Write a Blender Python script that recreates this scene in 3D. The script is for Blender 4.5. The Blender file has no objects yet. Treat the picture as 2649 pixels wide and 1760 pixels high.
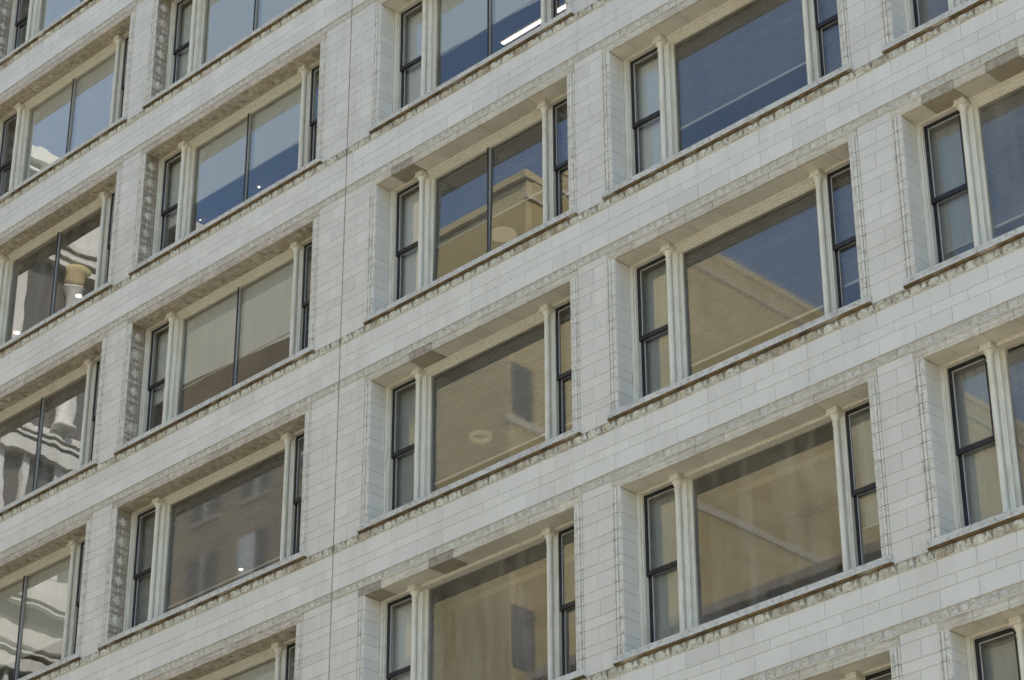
import bpy, math, random
from mathutils import Matrix, Vector
R = math.radians
random.seed(7)
SC = bpy.context.scene
COL = SC.collection

# ------------------------------------------------------------------ camera, sky, sun, exposure
cam = bpy.data.cameras.new('camera')
cam.sensor_width = 36.0
cam.lens = 6592.1 / 2649.0 * 36.0
cam.clip_start = 0.1
cam.clip_end = 3000
cam_o = bpy.data.objects.new('camera', cam)
COL.objects.link(cam_o)
yaw, pit, rol = R(-44.777), R(29.376), R(-0.196)
f_ = Vector((math.sin(yaw) * math.cos(pit), math.cos(yaw) * math.cos(pit), math.sin(pit)))
r_ = Vector((math.cos(yaw), -math.sin(yaw), 0))
u_ = r_.cross(f_)
r2 = r_ * math.cos(rol) + u_ * math.sin(rol)
u2 = u_ * math.cos(rol) - r_ * math.sin(rol)
cam_o.matrix_world = Matrix(((r2.x, u2.x, -f_.x, 24.6456), (r2.y, u2.y, -f_.y, -25.2997), (r2.z, u2.z, -f_.z, -25.7352), (0, 0, 0, 1)))
SC.camera = cam_o

SUN_EL, SUN_AZ = R(50), R(58)          # azimuth from +Y towards +X
wd = bpy.data.worlds.new('World')
SC.world = wd
wd.use_nodes = True
wn = wd.node_tree.nodes
bg = [n for n in wn if n.type == 'BACKGROUND'][0]
sk = wn.new('ShaderNodeTexSky')
sk.sky_type = 'NISHITA'
sk.sun_disc = False
sk.sun_elevation = SUN_EL
sk.sun_rotation = SUN_AZ
sk.ozone_density = 0.7
sk.dust_density = 1.0
wd.node_tree.links.new(sk.outputs[0], bg.inputs[0])
bg.inputs[1].default_value = 0.14
sun = bpy.data.lights.new('sun', 'SUN')
sun.energy = 4.6
sun.angle = R(0.5)
sun.color = (1.0, 0.93, 0.82)
sun_o = bpy.data.objects.new('sun', sun)
COL.objects.link(sun_o)
sd = Vector((math.sin(SUN_AZ) * math.cos(SUN_EL), math.cos(SUN_AZ) * math.cos(SUN_EL), math.sin(SUN_EL)))
sun_o.rotation_euler = sd.to_track_quat('Z', 'Y').to_euler()
sun_o.location = (30, -10, 60)
SC.view_settings.view_transform = 'Standard'
SC.view_settings.look = 'None'
SC.view_settings.gamma = 1.0
SC.view_settings.exposure = 1.14
SC.cycles.max_bounces = 10
SC.cycles.diffuse_bounces = 4
SC.cycles.glossy_bounces = 4
SC.cycles.transparent_max_bounces = 12
SC.cycles.caustics_reflective = False
SC.cycles.caustics_refractive = False
SC.cycles.sample_clamp_indirect = 4.0
SC.cycles.use_denoising = True

# ------------------------------------------------------------------ helpers
class MB:
    """collects shapes, then links them as ONE mesh object"""
    def __init__(s):
        s.v, s.f, s.m, s.c = [], [], [], []
        s.mats, s.tone = [], 1.0
        s.cur = 0
    def mat(s, m):
        if m not in s.mats:
            s.mats.append(m)
        s.cur = s.mats.index(m)
        return s
    def vert(s, p):
        s.v.append(tuple(p)); s.c.append(s.tone)
        return len(s.v) - 1
    def face(s, ids):
        s.f.append(tuple(ids)); s.m.append(s.cur)
    def quad(s, *ps):
        s.face([s.vert(p) for p in ps])
    def box(s, x0, x1, y0, y1, z0, z1):
        i = [s.vert(p) for p in ((x0, y0, z0), (x1, y0, z0), (x1, y1, z0), (x0, y1, z0), (x0, y0, z1), (x1, y0, z1), (x1, y1, z1), (x0, y1, z1))]
        for q in ((0, 1, 5, 4), (1, 2, 6, 5), (2, 3, 7, 6), (3, 0, 4, 7), (4, 5, 6, 7), (3, 2, 1, 0)):
            s.face([i[k] for k in q])
    def block(s, x0, x1, z0, z1, y=0.0, d=0.012, b=0.005):
        """glazed block: front face with bevelled edges, facing -y"""
        o = [s.vert(p) for p in ((x0, y + d, z0), (x1, y + d, z0), (x1, y + d, z1), (x0, y + d, z1))]
        i = [s.vert(p) for p in ((x0 + b, y, z0 + b), (x1 - b, y, z0 + b), (x1 - b, y, z1 - b), (x0 + b, y, z1 - b))]
        s.face(i)
        for k in range(4):
            n = (k + 1) % 4
            s.face((o[k], o[n], i[n], i[k]))
    def strip_x(s, prof, x0, x1, cap=True):
        """profile of (y, z) points swept along x"""
        a = [s.vert((x0, y, z)) for y, z in prof]
        b = [s.vert((x1, y, z)) for y, z in prof]
        for k in range(len(prof) - 1):
            s.face((a[k], b[k], b[k + 1], a[k + 1]))
        if cap:
            s.face(a); s.face(b[::-1])
    def strip_z(s, prof, z0, z1, cap=True):
        """profile of (x, y) points swept along z"""
        a = [s.vert((x, y, z0)) for x, y in prof]
        b = [s.vert((x, y, z1)) for x, y in prof]
        for k in range(len(prof) - 1):
            s.face((a[k], a[k + 1], b[k + 1], b[k]))
        if cap:
            s.face(a[::-1]); s.face(b)
    def lathe(s, cx, cy, prof, n=14, squash=1.0):
        rings = []
        for r, z in prof:
            rings.append([s.vert((cx + r * math.cos(2 * math.pi * k / n), cy + r * squash * math.sin(2 * math.pi * k / n), z)) for k in range(n)])
        for a, b in zip(rings, rings[1:]):
            for k in range(n):
                m = (k + 1) % n
                s.face((a[k], a[m], b[m], b[k]))
        s.face(rings[0][::-1]); s.face(rings[-1])
    def relief(s, pts, y0, y1, c=None):
        """raised ornament on the wall: outline (x, z) at y0, swelling to a centre point at y1"""
        n = len(pts)
        c = c or (sum(p[0] for p in pts) / n, sum(p[1] for p in pts) / n)
        o = [s.vert((x, y0, z)) for x, z in pts]
        i = [s.vert((c[0] + (x - c[0]) * .72, y0 + (y1 - y0) * .75, c[1] + (z - c[1]) * .72)) for x, z in pts]
        t = s.vert((c[0], y1, c[1]))
        for k in range(n):
            m = (k + 1) % n
            s.face((o[k], o[m], i[m], i[k]))
            s.face((i[k], i[m], t))
    def build(s, name, parent=None, smooth=False):
        me = bpy.data.meshes.new(name)
        me.from_pydata(s.v, [], s.f)
        for m in s.mats:
            me.materials.append(m)
        me.polygons.foreach_set('material_index', s.m)
        at = me.attributes.new('tone', 'FLOAT', 'POINT')
        at.data.foreach_set('value', s.c)
        if smooth:
            me.polygons.foreach_set('use_smooth', [True] * len(s.f))
        me.update()
        o = bpy.data.objects.new(name, me)
        COL.objects.link(o)
        o.parent = parent
        return o

def empty(name, loc=(0, 0, 0), parent=None):
    o = bpy.data.objects.new(name, None)
    o.location = loc
    COL.objects.link(o)
    o.parent = parent
    return o

def tag(o, label=None, cat=None, group=None, kind=None):
    for k, v in (('label', label), ('category', cat), ('group', group), ('kind', kind)):
        if v:
            o[k] = v
    return o

# ------------------------------------------------------------------ materials
class NT:
    def __init__(s, name):
        s.m = bpy.data.materials.new(name)
        s.m.use_nodes = True
        s.t = s.m.node_tree
        s.n = s.t.nodes
        s.p = [n for n in s.n if n.type == 'BSDF_PRINCIPLED'][0]
        s.out = [n for n in s.n if n.type == 'OUTPUT_MATERIAL'][0]
        g = s.n.new('ShaderNodeNewGeometry')
        s.pos = g.outputs['Position']
        s.nrm = g.outputs['Normal']
    def link(s, a, b):
        s.t.links.new(a, b)
    def math(s, op, a, b=None, clamp=False):
        n = s.n.new('ShaderNodeMath'); n.operation = op; n.use_clamp = clamp
        for i, v in enumerate((a, b)):
            if v is None: continue
            if isinstance(v, (int, float)): n.inputs[i].default_value = v
            else: s.link(v, n.inputs[i])
        return n.outputs[0]
    def noise(s, scale=(1, 1, 1), sc=1.0, detail=4, rough=.55, lo=.4, hi=.6, off=(0, 0, 0)):
        mp = s.n.new('ShaderNodeMapping')
        mp.inputs['Scale'].default_value = scale
        mp.inputs['Location'].default_value = off
        s.link(s.pos, mp.inputs['Vector'])
        n = s.n.new('ShaderNodeTexNoise')
        n.inputs['Scale'].default_value = sc; n.inputs['Detail'].default_value = detail; n.inputs['Roughness'].default_value = rough
        s.link(mp.outputs[0], n.inputs['Vector'])
        r = s.n.new('ShaderNodeMapRange')
        r.inputs['From Min'].default_value = lo; r.inputs['From Max'].default_value = hi
        s.link(n.outputs[0], r.inputs['Value'])
        return r.outputs[0]
    def mix(s, f, a, b):
        n = s.n.new('ShaderNodeMix'); n.data_type = 'RGBA'
        for i, v in ((0, f), (6, a), (7, b)):
            if isinstance(v, (int, float)): n.inputs[i].default_value = v
            elif isinstance(v, tuple): n.inputs[i].default_value = (*v, 1)
            else: s.link(v, n.inputs[i])
        return n.outputs[2]
    def scale(s, col, f):
        n = s.n.new('ShaderNodeVectorMath'); n.operation = 'SCALE'
        if isinstance(col, tuple): n.inputs[0].default_value = col
        else: s.link(col, n.inputs[0])
        if isinstance(f, (int, float)): n.inputs['Scale'].default_value = f
        else: s.link(f, n.inputs['Scale'])
        return n.outputs[0]
    def tone(s):
        a = s.n.new('ShaderNodeAttribute'); a.attribute_name = 'tone'
        return a.outputs['Fac']
    def base(s, c, rough=.5, spec=.5):
        if isinstance(c, tuple): s.p.inputs['Base Color'].default_value = (*c, 1)
        else: s.link(c, s.p.inputs['Base Color'])
        s.p.inputs['Roughness'].default_value = rough
        s.p.inputs['Specular IOR Level'].default_value = spec
        return s.m
    def bump(s, h, dist=.01, strength=1.0):
        b = s.n.new('ShaderNodeBump')
        b.inputs['Distance'].default_value = dist; b.inputs['Strength'].default_value = strength
        s.link(h, b.inputs['Height'])
        return b.outputs[0]

def mat_tile(name, col, dirt, amt):
    t = NT(name)
    c = t.scale(col, t.tone())
    streak = t.noise((5, 5, .55), 1.0, 5, .6, .5, .85)
    blot = t.noise((1, 1, 1), .8, 5, .6, .45, .8)
    c = t.mix(t.math('MULTIPLY', streak, amt), c, dirt)
    c = t.mix(t.math('MULTIPLY', blot, amt * .8), c, dirt)
    fine = t.noise((1, 1, 1), 45, 2, .5, .62, .8)
    c = t.mix(t.math('MULTIPLY', fine, amt * .6), c, dirt)
    m = t.base(c, .42, .4)
    n = t.bump(t.noise((1, 1, 1), 7, 3, .5, .2, .8), .0025)
    t.link(n, t.p.inputs['Normal'])
    return m

def mat_spotted(name, col, dirt, sc, lo, hi, rough=.6, stretch=(1, 1, 1), extra=None, bump=0):
    t = NT(name)
    c = t.mix(t.noise(stretch, sc, 5, .65, lo, hi), col, dirt)
    if extra:
        c = t.mix(t.noise((1, 1, 1), extra[1], 4, .6, extra[2], extra[3], (7, 3, 1)), c, extra[0])
    c = t.scale(c, t.tone())
    m = t.base(c, rough, .3)
    if bump:
        t.link(t.bump(t.noise(stretch, sc * 1.5, 4, .6, .3, .7), bump), t.p.inputs['Normal'])
    return m

M = {}
M['tile'] = mat_tile('white_terracotta', (.645, .632, .562), (.45, .42, .35), .40)
M['tile_pier'] = mat_tile('cream_terracotta', (.62, .602, .53), (.43, .395, .33), .42)
M['mortar'] = mat_spotted('mortar', (.30, .27, .23), (.10, .08, .06), 3, .4, .7, .9)
M['orn'] = mat_spotted('ornament_cream', (.63, .61, .49), (.25, .20, .12), 22, .47, .74, .55, extra=((.32, .24, .125), 2.2, .50, .74), bump=.004)
M['orn_grey'] = mat_spotted('ornament_grey', (.59, .565, .475), (.37, .34, .265), 24, .48, .74, .55, extra=((.46, .42, .325), 2.0, .5, .8), bump=.004)
M['orn_soot'] = mat_spotted('ornament_sooted', (.50, .46, .38), (.17, .13, .09), 16, .42, .7, .65, extra=((.34, .29, .22), 3.0, .4, .7), bump=.006)
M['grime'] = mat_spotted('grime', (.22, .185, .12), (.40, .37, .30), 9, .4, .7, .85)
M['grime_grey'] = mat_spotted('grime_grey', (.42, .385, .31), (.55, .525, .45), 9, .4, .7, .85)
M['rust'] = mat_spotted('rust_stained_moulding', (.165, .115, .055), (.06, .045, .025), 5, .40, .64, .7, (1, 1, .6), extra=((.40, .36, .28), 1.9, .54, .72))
M['sill'] = mat_spotted('sill_terracotta', (.58, .58, .525), (.31, .285, .235), 14, .48, .74, .5, bump=.004)
M['jamb'] = mat_spotted('jamb_bead', (.62, .60, .515), (.34, .295, .22), 16, .50, .76, .5, (1, 1, .5))
M['arch'] = mat_spotted('architrave', (.60, .565, .46), (.37, .305, .215), 13, .48, .78, .6, (.6, 1, 1.6), extra=((.44, .375, .29), 1.4, .5, .8), bump=.004)
M['arch_stain'] = mat_spotted('architrave_stained', (.37, .335, .265), (.22, .18, .13), 10, .4, .7, .7)
M['arch_soot'] = mat_spotted('architrave_sooted', (.57, .515, .425), (.31, .25, .175), 11, .44, .74, .65, (.6, 1, 1.6), extra=((.40, .345, .265), 2.2, .48, .75), bump=.006)
M['soffit'] = mat_spotted('soffit_panel', (.65, .625, .515), (.53, .485, .39), 1.5, .4, .75, .6)
M['soffit_stain'] = mat_spotted('soffit_stained_panel', (.36, .32, .235), (.28, .24, .17), 3, .4, .7, .7)
M['soffit_soot'] = mat_spotted('soffit_sooted', (.56, .51, .40), (.25, .205, .13), 9, .44, .70, .7, extra=((.43, .38, .26), 1.7, .45, .75), bump=.01)
M['paint'] = mat_spotted('cream_paint', (.69, .67, .555), (.47, .40, .28), 9, .5, .82, .45, (2.5, 2.5, .3), extra=((.60, .55, .43), 3, .5, .8))
M['black'] = mat_spotted('black_paint', (.018, .017, .02), (.045, .042, .045), 6, .45, .75, .35, (2, 2, .4))
M['alu'] = NT('grey_aluminium').base((.46, .47, .44), .4)
M['mortar_pale'] = mat_spotted('pale_mortar', (.42, .40, .35), (.25, .22, .18), 3, .45, .75, .9)
M['joint'] = mat_spotted('joint_sealant', (.33, .26, .20), (.20, .15, .115), 4, .4, .7, .8)
M['concrete'] = mat_spotted('concrete', (.44, .41, .34), (.34, .31, .26), 1, .4, .7, .8)
M['asphalt'] = mat_spotted('worn_concrete_street', (.25, .23, .19), (.19, .175, .15), 2, .4, .7, .9)
M['room'] = NT('room_plaster').base((.60, .56, .48), .8, .1)
M['ceiling'] = mat_spotted('room_ceiling', (.78, .72, .58), (.68, .62, .49), .6, .4, .7, .8)
M['floor'] = NT('room_floor').base((.30, .25, .19), .7, .2)
M['shade'] = mat_spotted('roller_shade_fabric', (.90, .90, .80), (.86, .86, .76), 1.2, .4, .7, .8, (4, 4, .4))
M['dim'] = mat_spotted('grey_green_shade', (.40, .41, .34), (.34, .35, .29), 1.5, .4, .7, .8, (3, 3, .4))
M['bar'] = NT('shade_bar').base((.62, .57, .45), .5)
M['white'] = NT('white_enamel').base((.75, .75, .73), .4)

def mesh_shade():
    t = NT('mesh_shade_fabric')
    t.base((.34, .33, .30), .8, .1)
    tr = t.n.new('ShaderNodeBsdfTransparent')
    mx = t.n.new('ShaderNodeMixShader')
    w = t.noise((1, 1, 60), 1.2, 2, .5, .3, .7)
    f = t.math('ADD', t.math('MULTIPLY', w, .16), .42)
    t.link(f, mx.inputs[0]); t.link(tr.outputs[0], mx.inputs[1]); t.link(t.p.outputs[0], mx.inputs[2])
    t.link(mx.outputs[0], t.out.inputs[0])
    return t.m
M['mesh'] = mesh_shade()

def glass(name, wav, rough=0.0, k=2.2, tint=(.97, .985, .975), wsc=1.3, dust_haze=.018):
    t = NT(name)
    fr = t.n.new('ShaderNodeFresnel'); fr.inputs['IOR'].default_value = 1.5
    gl = t.n.new('ShaderNodeBsdfGlossy'); gl.inputs['Roughness'].default_value = rough
    gl.inputs['Color'].default_value = (1, 1, 1, 1)
    tr = t.n.new('ShaderNodeBsdfTransparent'); tr.inputs['Color'].default_value = (*tint, 1)
    mx = t.n.new('ShaderNodeMixShader')
    t.link(t.math('MULTIPLY', fr.outputs[0], k, True), mx.inputs[0])
    t.link(tr.outputs[0], mx.inputs[1]); t.link(gl.outputs[0], mx.inputs[2])
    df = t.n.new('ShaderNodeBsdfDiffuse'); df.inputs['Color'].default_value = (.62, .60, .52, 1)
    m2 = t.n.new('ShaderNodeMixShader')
    d = t.math('MULTIPLY', t.noise((1.6, 1, .25), 2.2, 4, .6, .3, .8), dust_haze)  # patchy diffuse film: dust, and where strong, painted-in room brightness
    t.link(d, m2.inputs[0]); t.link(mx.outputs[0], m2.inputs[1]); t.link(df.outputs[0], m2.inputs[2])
    t.link(m2.outputs[0], t.out.inputs[0])
    if wav:
        b = t.bump(t.noise((1, 1, .7), wsc, 1, .4, 0, 1), wav)
        t.link(b, gl.inputs['Normal'])
    return t.m
M['glass_wavy'] = glass('wavy_old_glass', .0022, 0, 2.6, dust_haze=.13)
M['glass'] = glass('plate_glass', .0004, 0, 2.3)
M['glass_room_haze'] = glass('room_haze_plate_glass', .0004, .02, 2.1, dust_haze=.24)  # strong pale haze painted in for the brightness of lit rooms behind
M['glass_film'] = glass('filmed_plate_glass', .0004, .03, 2.3, dust_haze=.05)

def lamp(name, col, s):
    t = NT(name)
    t.base(col, .5)
    t.p.inputs['Emission Color'].default_value = (*col, 1)
    t.p.inputs['Emission Strength'].default_value = s
    return t.m
M['tube'] = lamp('lit_diffuser', (1, .84, .62), 2.2)
M['spot'] = lamp('lit_spot', (1, .80, .52), 3.0)
M['disc'] = lamp('dim_disc_lamp', (.85, .72, .5), .08)
M['ring'] = lamp('dim_ring_lamp', (.9, .74, .46), .09)

# ------------------------------------------------------------------ the facade's measures
H = 3.96                                   # storey height
BAYS = {'A': (-17.22, -11.621), 'B': (-11.019, -5.357), 'C': (-4.0, 1.012), 'D': (1.632, 6.589), 'E': (7.202, 12.165)}
ROWS = range(-3, 6)                        # storeys, 0 at z = 0, counted downwards
OLD = 'AB'
JX = -4.66                                 # joint between the two building phases
XW0, XW1 = -22.0, 16.5
BAND_B, BAND_T, SP1, SP2, SP3 = 2.965, 3.115, 3.385, 3.545, 3.81
PIER_H = [.295] + [.16, .26] * 6 + [.15]   # course heights from the sill up
Z_TOP = H * 3 + H
Z_BOT = -H * 5 - .15
STREET = -27.35

building = tag(empty('department_store', (0, 0, STREET)), 'white glazed terracotta department store with rows of three part windows', 'building')
def bpart(mb, name, smooth=False):
    o = mb.build(name, building, smooth)
    o.location = (0, 0, -STREET)
    return o

def tint(a=.05):
    r = random.random()
    return 1 + random.uniform(-a, a) - (.07 if r < .05 else 0)

def course(mb, x0, x1, z0, z1, joints):
    """one course of blocks between x0 and x1, broken at the joints"""
    xs = [x0] + [j for j in joints if x0 + .06 < j < x1 - .06] + [x1]
    for a, b in zip(xs, xs[1:]):
        mb.tone = tint()
        mb.block(a, b, z0, z1, random.uniform(-.0015, .0015))

def joints_for(off):
    return [6.04 + (k + off) * .6197 for k in range(-40, 20)]

segs = []                                  # the piers, between openings
xs = [XW0]
for c in 'ABCDE':
    xs += list(BAYS[c])
xs.append(XW1)
piers = [(xs[i], xs[i + 1]) for i in range(0, len(xs), 2)]

def wall_half(x_lo, x_hi):
    mb = MB()
    for g in list(ROWS):
        z = -H * g
        mb.mat(M['tile'])
        for (a, b, off) in ((BAND_T, SP1, 0), (SP1, SP2, .45), (SP2, SP3, 0)):
            course(mb, x_lo, x_hi, z + a, z + b, joints_for(off))
        mb.mat(M['tile_pier'])
        for p0, p1 in piers:
            a, b = max(p0, x_lo), min(p1, x_hi)
            if b - a < .1: continue
            zz = z
            for i, h in enumerate(PIER_H):
                tall = h > .2
                if p0 < JX < p1:               # the wide pier, broken by the expansion joint
                    if a < JX - .1: js = [a + .33] if tall else [b - .16]
                    else: js = [b - .33] if tall else [a + .16]
                    if tall and random.random() < .2: js.append((a + b) / 2 + .12)
                elif b - a > 1.5:
                    js = [a + k * .31 + (0 if tall else .15) for k in range(1, 20)]
                else:
                    js = [a + (b - a) * (.54 if i % 4 < 2 else .47)] if tall else []
                course(mb, a, b, zz, zz + h, js)
                zz += h
    # mortar bed and the wall's thickness behind the blocks
    mb.tone = 1
    mb.mat(M['mortar'])
    for g in ROWS:
        z = -H * g
        mb.mat(M['mortar_pale'])
        mb.box(x_lo, x_hi, .0105, .62, z + 2.83, z + H)
        mb.mat(M['mortar'])
        for p0, p1 in piers:
            a, b = max(p0 - .15 if p0 > XW0 else p0, x_lo), min(p1 + .155 if p1 < XW1 else p1, x_hi)
            if b > a + .1:
                mb.box(a, b, .0105, .62, z, z + 2.83)
    return mb

bpart(wall_half(XW0, JX - .0095), 'wall')
bpart(wall_half(JX + .0095, XW1), 'wall')
mb = MB().mat(M['joint'])
for k in range(40):
    z0 = Z_BOT + k * (Z_TOP - Z_BOT) / 40
    mb.strip_z([(JX - .009, .02), (JX - .009, .004), (JX, -.002), (JX + .009, .004), (JX + .009, .02)], z0, z0 + (Z_TOP - Z_BOT) / 40 - .003, False)
bpart(mb, 'expansion_joint')

# ---- the two ornamented courses of each storey
def scallops(mb, x0, x1, z, old, p=.305):
    """shell and leaf course, .15 m tall"""
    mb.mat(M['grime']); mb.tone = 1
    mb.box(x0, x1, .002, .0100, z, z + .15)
    n = max(1, round((x1 - x0) / p)); p = (x1 - x0) / n
    for k in range(n):
        a = x0 + k * p
        mb.mat(M['orn']); mb.tone = random.uniform(.86, 1.06)
        d = [(a + p * .32 + p * .30 * math.cos(t), z + .084 + .064 * math.sin(t)) for t in [i * math.pi / 6 for i in range(12)]]
        mb.relief(d[::-1], .002, -.022)
        d = [(a + p * .32 + p * .13 * math.cos(t), z + .09 + .028 * math.sin(t)) for t in [i * math.pi / 4 for i in range(8)]]
        mb.relief(d[::-1], -.016, -.030)
        q = random.uniform(-.01, .01)
        leaf = [(a + p * .57, z + .008), (a + p * .67, z + .085), (a + p * .80 + q, z + .149), (a + p * .92, z + .085), (a + p * 1.0, z + .008), (a + p * .8, z + .022)]
        mb.relief(leaf, .002, -.022)
        base = [(a, z + .002), (a + p * .05, z + .075), (a + p * .2, z + .04), (a + p * .42, z + .04), (a + p * .6, z + .075), (a + p * .66, z + .002)]
        mb.relief(base[::-1], .002, -.022, (a + p * .32, z + .018))
    mb.tone = 1
    mb.mat(M['orn'])
    mb.box(x0, x1, -.012, .003, z - .004, z + .012)

def leaves(mb, x0, x1, z, p=.305):
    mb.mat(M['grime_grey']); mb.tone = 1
    mb.box(x0, x1, .002, .0100, z, z + .15)
    n = max(1, round((x1 - x0) / p)); p = (x1 - x0) / n
    for k in range(n):
        a = x0 + k * p
        mb.mat(M['orn_grey']); mb.tone = random.uniform(.88, 1.05)
        mb.relief([(a + p * .04, z + .01), (a + p * .08, z + .09), (a + p * .25, z + .135), (a + p * .42, z + .09), (a + p * .48, z + .01)][::-1], .002, -.013)
        mb.relief([(a + p * .52, z + .01), (a + p * .60, z + .085), (a + p * .74, z + .06), (a + p * .88, z + .085), (a + p * .99, z + .01)][::-1], .002, -.014)
        d = [(a + p * .74 + .03 * math.cos(t), z + .113 + .025 * math.sin(t)) for t in [i * math.pi / 3 for i in range(6)]]
        mb.relief(d[::-1], .002, -.012)
    mb.tone = 1
    mb.box(x0, x1, -.012, .003, z + .141, z + .153)
    mb.box(x0, x1, -.014, .003, z - .003, z + .012)

sp = .305 * 2
for g in ROWS:
    z = -H * g
    for x0, x1, old in ((XW0, JX - .013, True), (JX + .013, XW1, False)):
        mb = MB(); x = x0
        while x < x1 - .05:                    # pieces with open joints between them
            e = min(x + sp, x1); e = x1 if x1 - e < .2 else e
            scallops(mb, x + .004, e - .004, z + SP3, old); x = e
        bpart(mb, 'scallop_band')
        mb = MB(); x = x0
        while x < x1 - .05:
            e = min(x + sp, x1); e = x1 if x1 - e < .2 else e
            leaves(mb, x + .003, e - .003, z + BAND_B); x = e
        bpart(mb, 'leaf_band')

# ---- windows
def surround(xl, xr, old, stain):
    """jamb mouldings, architrave and soffit round one opening"""
    w = xr - xl
    mb = MB()
    stone = M['orn_soot'] if old else M['jamb']
    heads = []
    zz = 0.0
    for h in PIER_H:
        heads.append((zz, zz + h)); zz += h
    heads[0] = (.05, heads[0][1])
    for side in (0, 1):
        X = (lambda d: xl + d) if side == 0 else (lambda d: xr - d)
        for a, b in heads:
            if b > 2.83: b = 2.80
            if b - a < .05: continue
            mb.tone = random.uniform(.94, 1.04)
            mb.mat(M['jamb'])
            mb.strip_z([(X(.0), .012), (X(.0), -.014), (X(.026), -.014), (X(.032), .006), (X(.046), .006), (X(.052), -.018), (X(.070), -.026), (X(.090), -.018), (X(.094), .008)], a + .0055, b - .0055)
            mb.mat(M['jamb'])
            mb.strip_z([(X(.096), .008), (X(.100), -.008), (X(.106), -.012), (X(.158), -.012), (X(.165), -.004), (X(.165), .02)], a + .0045, b - .0045)
            n = max(1, int((b - a) / .07))
            for k in range(n):                 # studs on the inner bead
                zc = a + (k + .5) * (b - a) / n
                r = [(X(.128) + .016 * math.cos(t), zc + .016 * math.sin(t)) for t in [i * math.pi / 3 for i in range(6)]]
                mb.mat(M['orn_grey']); mb.relief(r[::-1], -.012, -.020)
        # reveal
        rx = X(.165)
        mb.tone = 1
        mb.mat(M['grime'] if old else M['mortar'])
        mb.quad((X(.162), .0, .05), (X(.162), .34, .05), (X(.162), .34, 2.81), (X(.162), .0, 2.81))
        sgn = 1 if side == 0 else -1
        if not old:
            mb.mat(M['tile'])
            for a, b in heads:
                b = min(b, 2.80)
                if b - a < .05: continue
                mb.tone = tint()
                o = [mb.vert(p) for p in ((X(.163), .004, a + .001), (X(.163), .338, a + .001), (X(.163), .338, b - .001), (X(.163), .004, b - .001))]
                i = [mb.vert(p) for p in ((X(.170), .008, a + .005), (X(.170), .334, a + .005), (X(.170), .334, b - .005), (X(.170), .008, b - .005))]
                mb.face(i)
                for k in range(4): mb.face((o[k], o[(k + 1) % 4], i[(k + 1) % 4], i[k]))
        else:
            z = .06
            def plate(y0, y1, z0, z1, mat, d):
                mb.mat(M[mat]); mb.tone = random.uniform(.8, 1.1)
                o = [mb.vert((X(.163), y, q)) for y, q in ((y0, z0), (y1, z0), (y1, z1), (y0, z1))]
                e = .008
                i = [mb.vert((X(.163) + sgn * d, y, q)) for y, q in ((y0 + e, z0 + e), (y1 - e, z0 + e), (y1 - e, z1 - e), (y0 + e, z1 - e))]
                mb.face(i)
                for k in range(4): mb.face((o[k], o[(k + 1) % 4], i[(k + 1) % 4], i[k]))
            while z < 2.72:
                h = min(.25, 2.79 - z)
                plate(.012, .325, z, z + h, 'orn_soot', .006)
                if h > .24:
                    zc, yc = z + .125, .168
                    mb.mat(M['orn_grey']); mb.tone = random.uniform(.9, 1.15)
                    star = []
                    for t in range(16):
                        r = (.12, .062, .10, .062)[t % 4] * random.uniform(.92, 1.06)
                        star.append((yc + 1.05 * r * math.sin(t * math.pi / 8), zc + r * math.cos(t * math.pi / 8)))
                    o = [mb.vert((X(.163) + sgn * .0065, y, q)) for y, q in star]
                    tp = mb.vert((X(.163) + sgn * .034, yc, zc))
                    for t in range(16): mb.face((o[t], o[(t + 1) % 16], tp))
                if z + .38 < 2.8:
                    plate(.012, .14, z + .272, z + .372, 'orn_soot', .012)
                    plate(.20, .325, z + .272, z + .372, 'orn_soot', .012)
                    plate(.145, .195, z + .28, z + .364, 'orn_grey', .016)
                z += .395
    # architrave along the head, in nine lengths, and the soffit panels behind it
    n = 9 if w < 5.3 else 10
    p = w / n
    for k in range(n):
        a, b = xl + k * p, xl + (k + 1) * p
        st = k in stain
        mb.tone = random.uniform(.9, 1.06)
        mb.mat(M['arch_stain'] if st else (M['arch_soot'] if old else M['arch']))
        g0 = .004
        mb.strip_x([(.012, 2.964), (-.014, 2.962), (-.016, 2.950), (-.004, 2.945), (-.004, 2.918), (-.010, 2.913), (-.009, 2.880), (-.005, 2.842), (-.012, 2.836), (-.014, 2.808), (-.006, 2.800), (.03, 2.799), (.03, 2.84)], a + g0, b - g0)
        if not st:
            q = .034 if not old else .06
            m = int(p / q)
            for j in range(m):                 # dentils / beads
                x = a + (j + .5) * p / m
                mb.box(x - q * .3, x + q * .3, -.011, .0, 2.920, 2.942)
            if old:
                for j in range(5):
                    x = a + (j + .5) * p / 5
                    d = [(x + .05 * math.cos(t), 2.87 + .03 * math.sin(t)) for t in [i * math.pi / 4 for i in range(8)]]
                    mb.relief(d[::-1], -.006, -.020)
            else:
                for j in range(8):
                    x = a + (j + .5) * p / 8
                    mb.relief([(x - .028, 2.846), (x - .02, 2.862), (x, 2.868), (x + .02, 2.862), (x + .028, 2.846)][::-1], -.006, -.014)
        if not old or True:
            a2, b2 = max(a, xl + .165), min(b, xr - .165)
            mb.mat(M['soffit_stain'] if st else (M['soffit_soot'] if old else M['soffit']))
            mb.tone = random.uniform(.95, 1.04)
            o = [mb.vert(q) for q in ((a2 + .002, .031, 2.812), (b2 - .002, .031, 2.812), (b2 - .002, .40, 2.812), (a2 + .002, .40, 2.812))]
            i = [mb.vert(q) for q in ((a2 + .006, .035, 2.804), (b2 - .006, .035, 2.804), (b2 - .006, .396, 2.804), (a2 + .006, .396, 2.804))]
            mb.face(i[::-1])
            for j in range(4): mb.face((o[(j + 1) % 4], o[j], i[j], i[(j + 1) % 4]))
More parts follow.
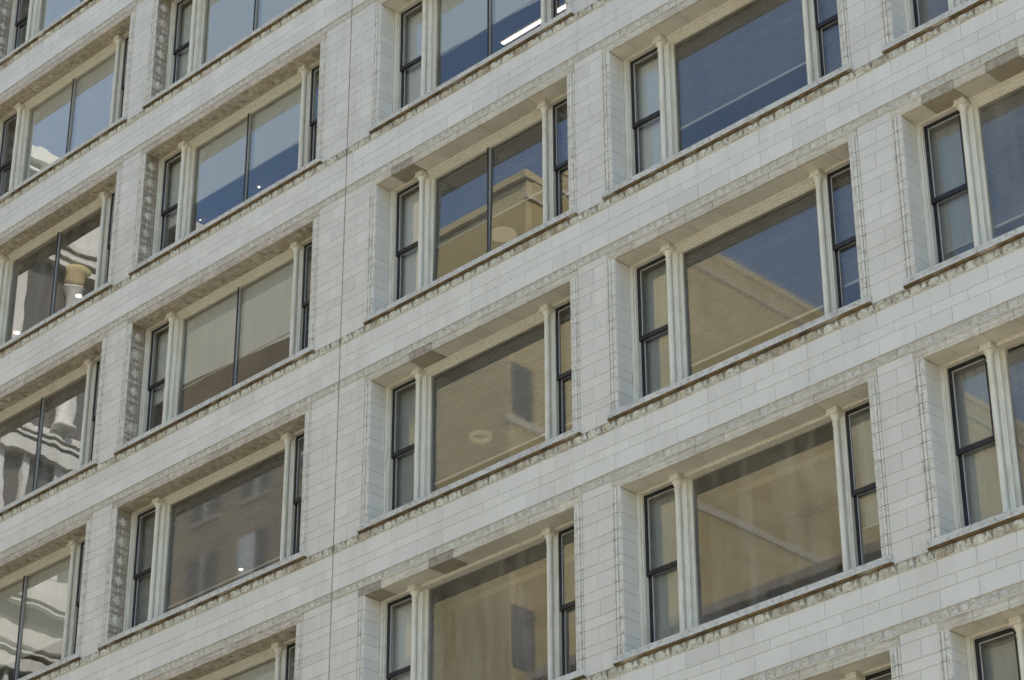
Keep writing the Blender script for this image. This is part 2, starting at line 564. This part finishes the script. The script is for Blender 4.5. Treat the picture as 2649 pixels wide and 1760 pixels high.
        if old:
            for j in range(2):                 # rosettes of the ornate soffit
                x = a2 + (b2 - a2) * (j + .5) / 2
                for rr, zz, mm in ((.105, 2.785, 'soffit_soot'), (.05, 2.775, 'orn_soot')):
                    mb.mat(M[mm]); mb.tone = random.uniform(.75, 1.1)
                    o = [mb.vert((x + rr * (1 if t % 2 else .72) * math.cos(t * math.pi / 6), .19 + rr * (1 if t % 2 else .72) * math.sin(t * math.pi / 6), 2.804)) for t in range(12)]
                    tp = mb.vert((x, .19, zz))
                    for t in range(12): mb.face((o[(t + 1) % 12], o[t], tp))
    mb.tone = 1
    mb.mat(M['mortar'])
    mb.quad((xl + .05, .02, 2.8135), (xl + .05, .42, 2.8135), (xr - .05, .42, 2.8135), (xr - .05, .02, 2.8135))
    return mb

def sill(xl, xr):
    mb = MB()
    n = round((xr - xl) / .585); p = (xr - xl + .04) / n
    for k in range(n):
        a, b = xl - .02 + k * p, xl - .02 + (k + 1) * p
        mb.tone = random.uniform(.93, 1.05)
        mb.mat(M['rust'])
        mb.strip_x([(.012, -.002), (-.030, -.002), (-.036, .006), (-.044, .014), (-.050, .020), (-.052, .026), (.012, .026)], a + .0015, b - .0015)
        mb.mat(M['sill'])
        mb.strip_x([(.012, .0265), (-.056, .0265), (-.060, .044), (-.050, .062), (-.044, .100), (-.050, .122), (-.040, .136), (.36, .165), (.36, .10)], a + .0025, b - .0025)
        for j in range(6):                     # shallow leaf ornament on the fascia
            x = a + (j + .5) * p / 6
            mb.relief([(x - .04, .082), (x - .02, .116), (x, .122), (x + .02, .116), (x + .04, .082)][::-1], -.044, -.056)
    return mb

def colonnette(cx, xl_side):
    mb = MB().mat(M['paint'])
    cy = .325
    sh = [(.062, .13), (.064, .165), (.052, .172), (.060, .19), (.060, .205), (.047, .215), (.046, 1.3), (.043, 2.555), (.053, 2.562), (.053, 2.580), (.045, 2.588), (.045, 2.62), (.060, 2.66), (.082, 2.70)]
    mb.lathe(cx, cy, sh, 16)
    mb.box(cx - .098, cx + .098, cy - .098, cy + .06, 2.7005, 2.728)
    mb.box(cx - .086, cx + .086, cy - .086, cy + .06, 2.7285, 2.800)
    # moulded mullion behind the shaft
    mb.strip_z([(cx - .10, .56), (cx - .10, .405), (cx - .080, .40), (cx - .074, .385), (cx - .055, .38), (cx - .050, .365), (cx + .050, .365), (cx + .055, .38), (cx + .074, .385), (cx + .080, .40), (cx + .10, .405), (cx + .10, .56)], .10, 2.802)
    return mb

def sash(x0, x1, gl, zb):
    """double hung black sash: upper light in front, lower light set back"""
    mb = MB()
    zt, zm = 2.765, 1.50
    f = .058
    for (a, b, c, d, y) in ((x0, x1, zm - .045, zt, .425), (x0, x1, zb, zm + .03, .470)):
        mb.mat(M['black'])
        mb.box(a, a + f, y, y + .04, c, d)
        mb.box(b - f, b, y, y + .04, c, d)
        tr = f * (1.0 if y < .45 else .9)
        mb.box(a + f, b - f, y + .001, y + .039, d - tr, d)
        mb.box(a + f, b - f, y + .001 - (.006 if y < .45 else 0), y + .039, c, c + f * 1.25)
        mb.mat(M['alu'])  # pale glazing stops left and top, painting in the reveal's reflection
        mb.box(a + f, a + f + .012, y + .012, y + .036, c + f * 1.25, d - tr)
        mb.box(a + f + .012, b - f, y + .012, y + .036, d - tr - .012, d - tr)
        mb.mat(gl)
        mb.quad((a + f, y + .026, c + f), (b - f, y + .026, c + f), (b - f, y + .026, d - tr), (a + f, y + .026, d - tr))
    return mb

def frame(xl, xr, cl, cr, slim=False):
    """cream painted timber frame: jambs, head, bottom rail"""
    mb = MB().mat(M['paint'])
    for a, b, s in ((xl + .168, xl + .238, 1), (xr - .238, xr - .168, -1)):
        mb.strip_z([(a, .34), (b, .34), (b, .372), (b + s * .012 if s > 0 else b, .376), (b + (.012 if s > 0 else 0), .56), (a - (0 if s > 0 else .012), .56), (a - (0 if s > 0 else .012), .376), (a, .372)], .10, 2.802)
    for a, b, deep in ((xl + .24, cl - .10, 0), (cr + .10, xr - .24, 0), (cl + .10, cr - .10, 1)):
        if not deep:
            mb.strip_x([(.345, 2.803), (.345, 2.768), (.56, 2.766), (.56, 2.803)], a, b)
            mb.box(a, b, .42, .56, .10, .19)
        elif slim:
            mb.strip_x([(.345, 2.803), (.345, 2.780), (.360, 2.772), (.366, 2.764), (.47, 2.760), (.56, 2.758), (.56, 2.803)], a, b)
            mb.box(a, b, .47, .56, .10, .185)
            for x0, x1 in ((a, a + .045), (b - .045, b)):
                mb.box(x0, x1, .478, .56, .186, 2.757)
        else:
            mb.strip_x([(.345, 2.803), (.345, 2.782), (.356, 2.774), (.380, 2.772), (.384, 2.758), (.410, 2.752), (.414, 2.738), (.446, 2.730), (.450, 2.716), (.478, 2.708), (.482, 2.70), (.56, 2.698), (.56, 2.803)], a, b)
            mb.box(a, b, .47, .56, .10, .185)
            for x0, x1 in ((a, a + .045), (b - .045, b)):
                mb.box(x0, x1, .478, .56, .186, 2.697)
    return mb

def big_pane(cl, cr, gl, bar, t1=0.0, t2=0.0, top=2.697):
    """one plate, or two plates set at slightly different slants"""
    mb = MB()
    a, b = cl + .145, cr - .145
    m = (a + b) / 2
    mb.mat(gl)
    if not bar:
        mb.quad((a, .51, .186), (b, .51, .186), (b, .51, top), (a, .51, top))
    else:
        mb.quad((a, .51, .186), (m - .016, .510, .186), (m - .016, .510, 2.697), (a, .51, 2.697))
        mb.quad((m + .016, .510, .186), (b, .51, .186), (b, .51, 2.697), (m + .016, .51, 2.697))
        for k, d in enumerate((-t1, -t1, t1, t1, -t2, -t2, t2, t2)):
            mb.v[k] = (mb.v[k][0], mb.v[k][1] + d * 1.25, mb.v[k][2])
    return mb

def glazing_bar(cl, cr):
    m = (cl + cr) / 2
    mb = MB().mat(M['black'])
    mb.box(m - .015, m + .015, .462, .478, .186, 2.697)
    mb.mat(M['alu'])
    mb.box(m - .014, m + .014, .4782, .56, .186, 2.697)
    return mb

def shade(x0, x1, zb, zt, cloth, y=.60, bar=.02, skew=0.0):
    mb = MB().mat(cloth)
    n = 24
    top = [mb.vert((x0 + (x1 - x0) * k / n, y + .004 * math.sin(k * 1.7), zt)) for k in range(n + 1)]
    bot = [mb.vert((x0 + (x1 - x0) * k / n, y + .006 * math.sin(k * 1.3), zb + skew * (.5 - k / n))) for k in range(n + 1)]
    for k in range(n): mb.face((bot[k], bot[k + 1], top[k + 1], top[k]))
    mb.mat(M['bar'])
    mb.strip_x([(y - .012, zb - bar), (y - .012, zb + bar), (y + .012, zb + bar), (y + .012, zb - bar), (y - .012, zb - bar)], x0 + .01, x1 - .01)
    return mb

BAR_ALL = {('C', 0), ('C', 1)}
# storey by storey: stained head panels and what hangs inside each window
STAIN = {('C', 1): (1,), ('C', 2): (2,), ('C', 3): (0, 3), ('E', 2): (1, 3), ('A', 1): (), }
# shades: (where, cloth, bottom height above the sill, skew)
SH = {('A', -2): (('big', 'shade', .2, 0), ), ('A', -1): (('big', 'shade', .2, 0),), ('A', 0): (('left', 'dim', .2, 0), ('right', 'dim', 1.2, 0)),
      ('B', -1): (('big', 'shade', .2, 0), ('left', 'shade', .3, 0)), ('B', 0): (('big', 'shade', 1.43, .06), ('left', 'shade', 1.2, 0), ('right', 'shade', .4, 0)),
      ('B', 1): (('big', 'shade', 1.21, .22), ('left', 'shade', 1.18, 0), ), ('B', 2): (('big', 'mesh', .66, 0), ('left', 'dim', .3, 0), ('right', 'dim', .8, 0)),
      ('B', 3): (('big', 'shade', 1.0, 0), ('right', 'shade', 1.0, 0)),
      ('C', 0): (('big', 'shade', 1.42, .12), ('left', 'shade', .3, 0)), ('C', 1): (('big', 'mesh', 1.33, .06), ('left', 'shade', .25, 0), ('right', 'mesh', 1.0, 0)),
      ('C', 2): (('big', 'mesh', .71, 0), ('left', 'dim', .3, 0), ('right', 'mesh', .7, 0)), ('C', 3): (('left', 'shade', .2, 0), ),
      ('D', 1): (('big', 'mesh', 1.10, 0), ('left', 'shade', .2, 0), ('right', 'mesh', .3, 0)), ('D', 2): (('big', 'mesh', .74, 0), ('left', 'dim', .6, 0), ('right', 'mesh', .9, 0)),
      ('D', 3): (('left', 'dim', .2, 0), ('right', 'dim', 1.0, 0)), ('D', 4): (('left', 'dim', .2, 0), ('right', 'dim', .2, 0)), ('E', 2): (('big', 'mesh', .75, 0), ('left', 'dim', .7, 0)), ('E', 3): (('left', 'dim', .2, 0), ('big', 'mesh', .3, 0)), ('E', 4): (('left', 'dim', .2, 0),), ('E', 1): (('left', 'mesh', .2, 0), ('big', 'mesh', 1.0, 0))}

NOTE = {('C', 0): 'window with half drawn pale shade and a lit ceiling light inside', ('B', 0): 'window with pale shade drawn halfway over deep blue glass',
        ('B', 1): 'window with beige shade drawn to its lower third', ('C', 1): 'window mirroring the corner of a tan building', ('D', 1): 'dark blue window crossed by a pale shade bar',
        ('A', 0): 'window mirroring a white column and cornice'}
cache = {}
def mesh_of(key, fn):
    if key not in cache:
        o = fn().build('tmp')
        cache[key] = o.data
        bpy.data.objects.remove(o)
    return cache[key]
def put(name, key, fn, parent, loc=(0, 0, 0)):
    me = mesh_of(key, fn)
    if me.users == 0: me.name = name
    o = bpy.data.objects.new(name, me)
    COL.objects.link(o)
    o.parent = parent
    o.location = loc
    return o

for c in 'ABCDE':
    xl, xr = BAYS[c]
    cl, cr = xl + 1.0, xr - 1.0
    old = c in OLD
    for g in ROWS:
        st = STAIN.get((c, g), ())
        slim = g >= 3 and not old
        bar = old or g < 2 and c == 'C'
        if c == 'B' and g == 2: bar = False
        gl = M['glass_wavy'] if c == 'A' else (M['glass'] if bar else (M['glass_room_haze'] if slim or c == 'E' else M['glass_film']))
        w = empty('window', (0, 0, -STREET - H * g), building)
        if (c, g) in NOTE: w['label'] = NOTE[(c, g)]
        put('stone_surround', (c, 'sur', st), lambda: surround(xl, xr, old, st), w)
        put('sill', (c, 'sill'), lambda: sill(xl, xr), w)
        put('window_frame', (c, 'fr', slim), lambda: frame(xl, xr, cl, cr, slim), w)
        put('colonnette', (c, 'cl'), lambda: colonnette(cl, 0), w)
        put('colonnette', (c, 'cr'), lambda: colonnette(cr, 1), w)
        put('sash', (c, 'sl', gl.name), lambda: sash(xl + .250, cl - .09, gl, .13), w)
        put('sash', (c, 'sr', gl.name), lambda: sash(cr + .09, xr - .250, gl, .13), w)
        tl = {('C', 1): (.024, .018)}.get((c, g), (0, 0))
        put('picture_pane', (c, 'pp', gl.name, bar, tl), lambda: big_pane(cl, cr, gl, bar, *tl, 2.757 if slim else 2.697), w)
        if bar:
            put('glazing_bar', (c, 'gb'), lambda: glazing_bar(cl, cr), w)
        default = (('big', random.choice(('shade', 'mesh')), random.choice((.4, 1.0, 1.5)), 0),)
        for i, (where, cloth, zb, skew) in enumerate(SH.get((c, g), default)):
            a, b = {'big': (cl + .11, cr - .11), 'left': (xl + .25, cl - .08), 'right': (cr + .08, xr - .25)}[where]
            put('roller_shade', (c, g, 'sh', i), lambda: shade(a, b, zb, 2.72, M[cloth], .60, .022 if cloth == 'mesh' else .012, skew), w)

# ---- rooms behind the glass: slabs, back wall, beams; the rest of the building's body
YB = 9.0
for g in list(ROWS) + [6]:
    z = -H * g
    mb = MB()
    mb.mat(M['ceiling']).box(XW0 + .3, XW1 - .3, .63, YB, z + 2.95, z + 3.02)
    mb.mat(M['floor']).box(XW0 + .3, XW1 - .3, .63, YB, z + 3.021, z + 3.18)
    bpart(mb, 'floor_slab')
    mb = MB().mat(M['ceiling'])
    for c in 'ABCDE':
        xm = (BAYS[c][0] + BAYS[c][1]) / 2
        x1 = BAYS[c][1] + .32
        mb.box(x1 - .22, x1 + .22, .64, 1.499, z + 2.62, z + 2.949); mb.box(x1 - .22, x1 + .22, 2.421, YB - .02, z + 2.62, z + 2.949)
    mb.box(XW0 + .3, XW1 - .3, 1.5, 2.42, z + 2.85, z + 2.9495)
    bpart(mb, 'ceiling_beam')
mb = MB().mat(M['room'])
mb.box(XW0 + .3, XW1 - .3, YB, YB + .2, Z_BOT - H, Z_TOP)
bpart(mb, 'room_wall')
mb = MB().mat(M['concrete'])
mb.box(XW0, XW0 + .28, .63, 24, STREET, Z_TOP)
mb.box(XW1 - .28, XW1, .63, 24, STREET, Z_TOP)
mb.box(XW0 + .28, XW1 - .28, 23.7, 24, STREET, Z_TOP)
mb.box(XW0, XW1, 0.1, 24, Z_TOP + .002, Z_TOP + .4)
bpart(mb, 'building_shell')
mb = MB().mat(M['tile'])
mb.box(XW0, XW1, -.25, .098, Z_TOP + .003, Z_TOP + 1.2)
mb.box(XW0, XW1, -.02, .6, STREET, Z_BOT - .002)
bpart(mb, 'plinth_and_parapet')

# ------------------------------------------------------------------ fittings seen through the glass
def thing(name, loc, label, cat, group=None):
    return tag(empty(name, loc), label, cat, group)

t = thing('ceiling_light', (-2.2, 2.54, 2.95), 'long lit ceiling light shining inside the topmost window right of the wall joint', 'light')
m = MB().mat(M['white']); m.box(-1.05, 2.2, -.16, .16, -.06, -.001); m.build('housing', t)
m = MB().mat(M['tube']); m.box(-1.0, 2.15, -.03, .03, -.075, -.061); m.build('diffuser', t)

t = thing('pendant_light', (-3.16, 2.5, -H + 2.95), 'pale round disc lamp hanging behind the pane with the roof corner reflection', 'light')
m = MB().mat(M['disc']); m.lathe(0, 0, [(.21, -.42), (.25, -.41), (.25, -.38), (.10, -.36)], 28); m.build('lamp_disc', t)
m = MB().mat(M['black']); m.lathe(0, 0, [(.006, -.36), (.006, 0)], 6); m.build('cord', t)

t = thing('pendant_light', (-3.62, 2.4, -2 * H + 2.95), 'faint ring shaped lamp hanging in the brown reflecting window', 'light')
m = MB().mat(M['ring'])
n = 32
for k in range(n):
    a, b = 2 * math.pi * k / n, 2 * math.pi * (k + 1) / n
    for r0, r1, z0, z1 in ((.15, .205, -.46, -.46), (.205, .205, -.46, -.39), (.205, .15, -.39, -.39), (.15, .15, -.39, -.46)):
        m.quad((r0 * math.cos(a), r0 * math.sin(a), z0), (r0 * math.cos(b), r0 * math.sin(b), z0), (r1 * math.cos(b), r1 * math.sin(b), z1), (r1 * math.cos(a), r1 * math.sin(a), z1))
m.build('lamp_ring', t)
for a in (0, 2.1, 4.2):
    m = MB().mat(M['black']); m.lathe(.178 * math.cos(a), .178 * math.sin(a), [(.004, -.39), (.004, 0)], 5); m.build('cord', t)

def spotlight(x, y, z, drop, label, group=None, f=1.0):
    t = thing('spotlight', (x, y, z), label, 'light', group)
    m = MB().mat(M['white']); m.lathe(0, 0, [(.07 * f, -drop + .02), (.085 * f, -drop + .02 + .08 * f), (.05 * f, -drop + .02 + .18 * f)], 14); m.build('lamp_shade', t)
    m = MB().mat(M['spot']); m.lathe(0, 0, [(.066 * f, -drop + .005), (.068 * f, -drop + .019)], 14); m.build('bulb', t)
    m = MB().mat(M['black']); m.lathe(0, 0, [(.008, -drop + .2), (.008, 0)], 6); m.build('stem', t)
spotlight(-16.45, 2.5, 2.95, .14, 'glowing warm spotlight at right inside the leftmost window with white column reflections', 'spotlights inside the leftmost window')
spotlight(-18.78, 2.5, 2.95, .14, 'glowing warm spotlight at lower left inside the leftmost window with white column reflections', 'spotlights inside the leftmost window')
spotlight(-10.4, 2.65, -2 * H + 2.95, .72, 'tiny bright spotlight low inside the dark window left of the wall joint', None, .6)
spotlight(-10.29, 2.5, 2.95, .09, 'small white spotlight near the right pane below the half drawn shade', 'spotlights below the half drawn shade', .32)
spotlight(-12.19, 2.47, 2.95, .05, 'small white spotlight at left below the half drawn shade', 'spotlights below the half drawn shade', .32)

t = thing('wall_lamp', (-2.89, 1.5, -H + 2.28), 'white knob shaped fixture on a thin white arm behind the two part pane', 'fixture')
m = MB().mat(M['white']); m.lathe(0, 0, [(.03, -.10), (.10, -.06), (.11, .02), (.05, .09)], 12); m.build('head', t)
m = MB().mat(M['white']); m.strip_x([(-.012, -.012), (.012, -.012), (.012, .012), (-.012, .012), (-.012, -.012)], .08, .62); a = m.build('arm', t); a.rotation_euler = (0, R(-28), 0)

for (x0, x1, g, lb) in ((-3.11, .4, 3, 'thin dark double track on the ceiling of the lowest tan window'), (2.58, 5.8, 3, 'thin dark double track on the ceiling of the big tan window at right')):
    t = thing('ceiling_track', (x0, 2.9, -g * H + 2.95), lb, 'track', 'ceiling tracks')
    m = MB().mat(M['black'])
    for y in (-.07, .07): m.box(0, x1 - x0, y - .018, y + .018, -.035, -.001)
    m.build('rail', t)

# ------------------------------------------------------------------ the street and what stands across it (seen mirrored in the panes)
m = MB().mat(M['asphalt']); m.quad((-1500, -1500, STREET - .15), (1500, -1500, STREET - .15), (1500, 1500, STREET - .15), (-1500, 1500, STREET - .15))
tag(m.build('ground'), kind='structure')
for y0, y1 in ((-5.5, -.03), (-26.4, -21.5)):
    m = MB().mat(M['concrete']); m.box(-300, 300, y0, y1, STREET - .148, STREET)
    tag(m.build('pavement'), kind='structure')

def tan_brick(name, c0, c1, c2, c3):
    t = NT(name)
    c = t.mix(t.noise((1, 1, 6), .5, 4, .6, .4, .7), c0, c1)
    c = t.mix(t.noise((.6, .6, .16), .8, 5, .6, .5, .68), c, c2)
    c = t.mix(t.noise((.35, .35, .9), .55, 4, .6, .54, .72, (9, 4, 2)), c, c3)
    return t.base(c, .85, .2)
M['tan'] = tan_brick('tan_brick', (.48, .405, .225), (.42, .345, .19), (.37, .30, .16), (.56, .49, .30))
M['tan2'] = mat_spotted('tan_brick_front', (.57, .485, .275), (.49, .415, .235), .5, .4, .7, .85, (1, 1, 6))
M['pale_stone'] = NT('pale_stone').base((.56, .51, .40), .7)
M['pale'] = NT('pale_window_blind').base((.50, .53, .52), .6)
M['brown'] = mat_spotted('brown_brick', (.30, .25, .18), (.22, .185, .135), .6, .4, .7, .85)
M['limestone'] = mat_spotted('white_limestone', (.62, .615, .58), (.48, .465, .42), .5, .45, .75, .7, (1, 1, .4))
M['dark_glass'] = NT('dark_pane').base((.13, .12, .10), .25, .6)

tb = tag(empty('brick_building', (-37, -48, STREET)), 'tan brick building across the street mirrored in the panes', 'building')
def rel(mb, name, root, smooth=False):
    o = mb.build(name, root, smooth); o.location = (-root.location.x, -root.location.y, -root.location.z); return o
m = MB().mat(M['tan']); m.box(-46.5, -28.0, -85, -26.9, STREET, 24.2); rel(m, 'wall', tb)
m = MB().mat(M['tan2']); m.box(-33.5, -28.02, -26.895, -26.6, STREET, 24.1); m.mat(M['brown']); m.box(-46.5, -33.501, -26.895, -26.6, STREET, 24.1); rel(m, 'street_front', tb)
m = MB().mat(M['tan2']); m.box(-46.6, -27.96, -85.1, -26.45, 24.202, 24.5); rel(m, 'coping', tb)
m = MB().mat(M['pale_stone']); m.box(-28.05, -27.965, -84.9, -26.5, 13.2, 13.5); m.box(-28.05, -27.94, -84.9, -26.55, 23.35, 23.5); rel(m, 'ledge', tb)
for i in range(5):
    for k in range(11):
        x, z = -44.8 + i * 2.9, -22 + k * 3.7
        m = MB().mat(M['concrete']); m.box(x, x + 1.7, -26.62, -26.55, z - .15, z)
        f = rel(m, 'window', tb)
        q = MB().mat(M['dark_glass']); q.box(x, x + 1.7, -26.6, -26.58, z + .001, z + 2.2); q.mat(M['limestone']); q.box(x + .8, x + .88, -26.579, -26.56, z + .001, z + 2.2); q.mat(M['pale']); q.box(x + .02, x + .79, -26.579, -26.57, z + (2.2 if (i * 5 + k * 3) % 4 else .6), z + 2.201); o = q.build('pane', f)
for k, (y, z) in enumerate(((-27.7, 13.4), (-27.7, 4.6), (-44, 9), (-50, 27))):
    q = MB().mat(M['dark_glass']); q.box(-28.01, -27.97, y, y + 1.0, z, z + 2.1); rel(q, 'side_window', tb)

lb = tag(empty('low_building', (10, -45, STREET)), 'lower flat roofed brown brick building beside the tan one across the street', 'building')
m = MB().mat(M['brown']); m.box(-27.7, -11, -36, -27.2, STREET, 4.1); rel(m, 'wall', lb)
m = MB().mat(M['concrete']); m.box(-27.75, -10.9, -36.1, -27.1, 4.102, 4.4); rel(m, 'coping', lb)

wb = tag(empty('stone_building', (-70, -36, STREET)), 'white stone building with a column and cornice bands mirrored in the leftmost panes', 'building')
m = MB().mat(M['limestone']); m.box(-85, -60.3, -44, -27.25, STREET, 39.0)
for y0, y1, z0, z1 in ((-28.2, -27.2, STREET, 39.0), (-44, -27.2, 35.3, 39.0), (-44, -27.2, 24.95, 25.9), (-44, -27.2, 18.2, 19.0)): m.box(-60.299, -60.02, y0, y1 + .01 * (z0 > 0), z0, z1 - .001)
rel(m, 'wall', wb)
m = MB().mat(M['dark_glass'])
for k in range(4):
    y = -32.4 - k * 4.2
    for z0, z1 in ((26.0, 34.1), (19.1, 24.2), (16.35, 17.6), (9, 14.4), (1, 8)): m.box(-60.28, -60.24, y, y + 4.1, z0, z1)
rel(m, 'window', wb)
for k in range(4):
    y = -30.55 - k * 4.2
    for z0, z1 in ((19.0, 24.3), (9, 14.5), (1, 8)):
        m = MB().mat(M['limestone']); m.box(-60.27, -60.0, y + 1.3, y + 1.75, z0, z1); m.box(-60.27, -60.0, y - .75, y + .1, z0, z1); rel(m, 'pilaster', wb)
    m = MB().mat(M['limestone'])
    m.lathe(-59.75, y, [(.62, 25.9), (.62, 26.1), (.48, 26.3), (.46, 28), (.42, 33.15), (.47, 33.2)], 16)
    m.mat(M['tan'])
    m.lathe(-59.75, y, [(.40, 33.21), (.44, 33.5), (.5, 33.9), (.62, 34.15)], 16); rel(m, 'column', wb, True)
for z0, z1, d in ((39.0, 39.6, .35), (38.45, 38.6, .12), (35.05, 35.32, .5), (34.62, 34.92, .36), (34.15, 34.46, .22), (24.3, 24.95, .3), (25.05, 25.18, .4), (25.32, 25.44, .45), (17.65, 18.2, .3), (17.4, 17.5, .2), (15.55, 16.3, .3), (15.2, 15.3, .36), (14.4, 15.0, .22)):
    m = MB().mat(M['limestone']); m.box(-60.2, -60.0 + d, -44, -27.0, z0, z1); rel(m, 'cornice', wb)
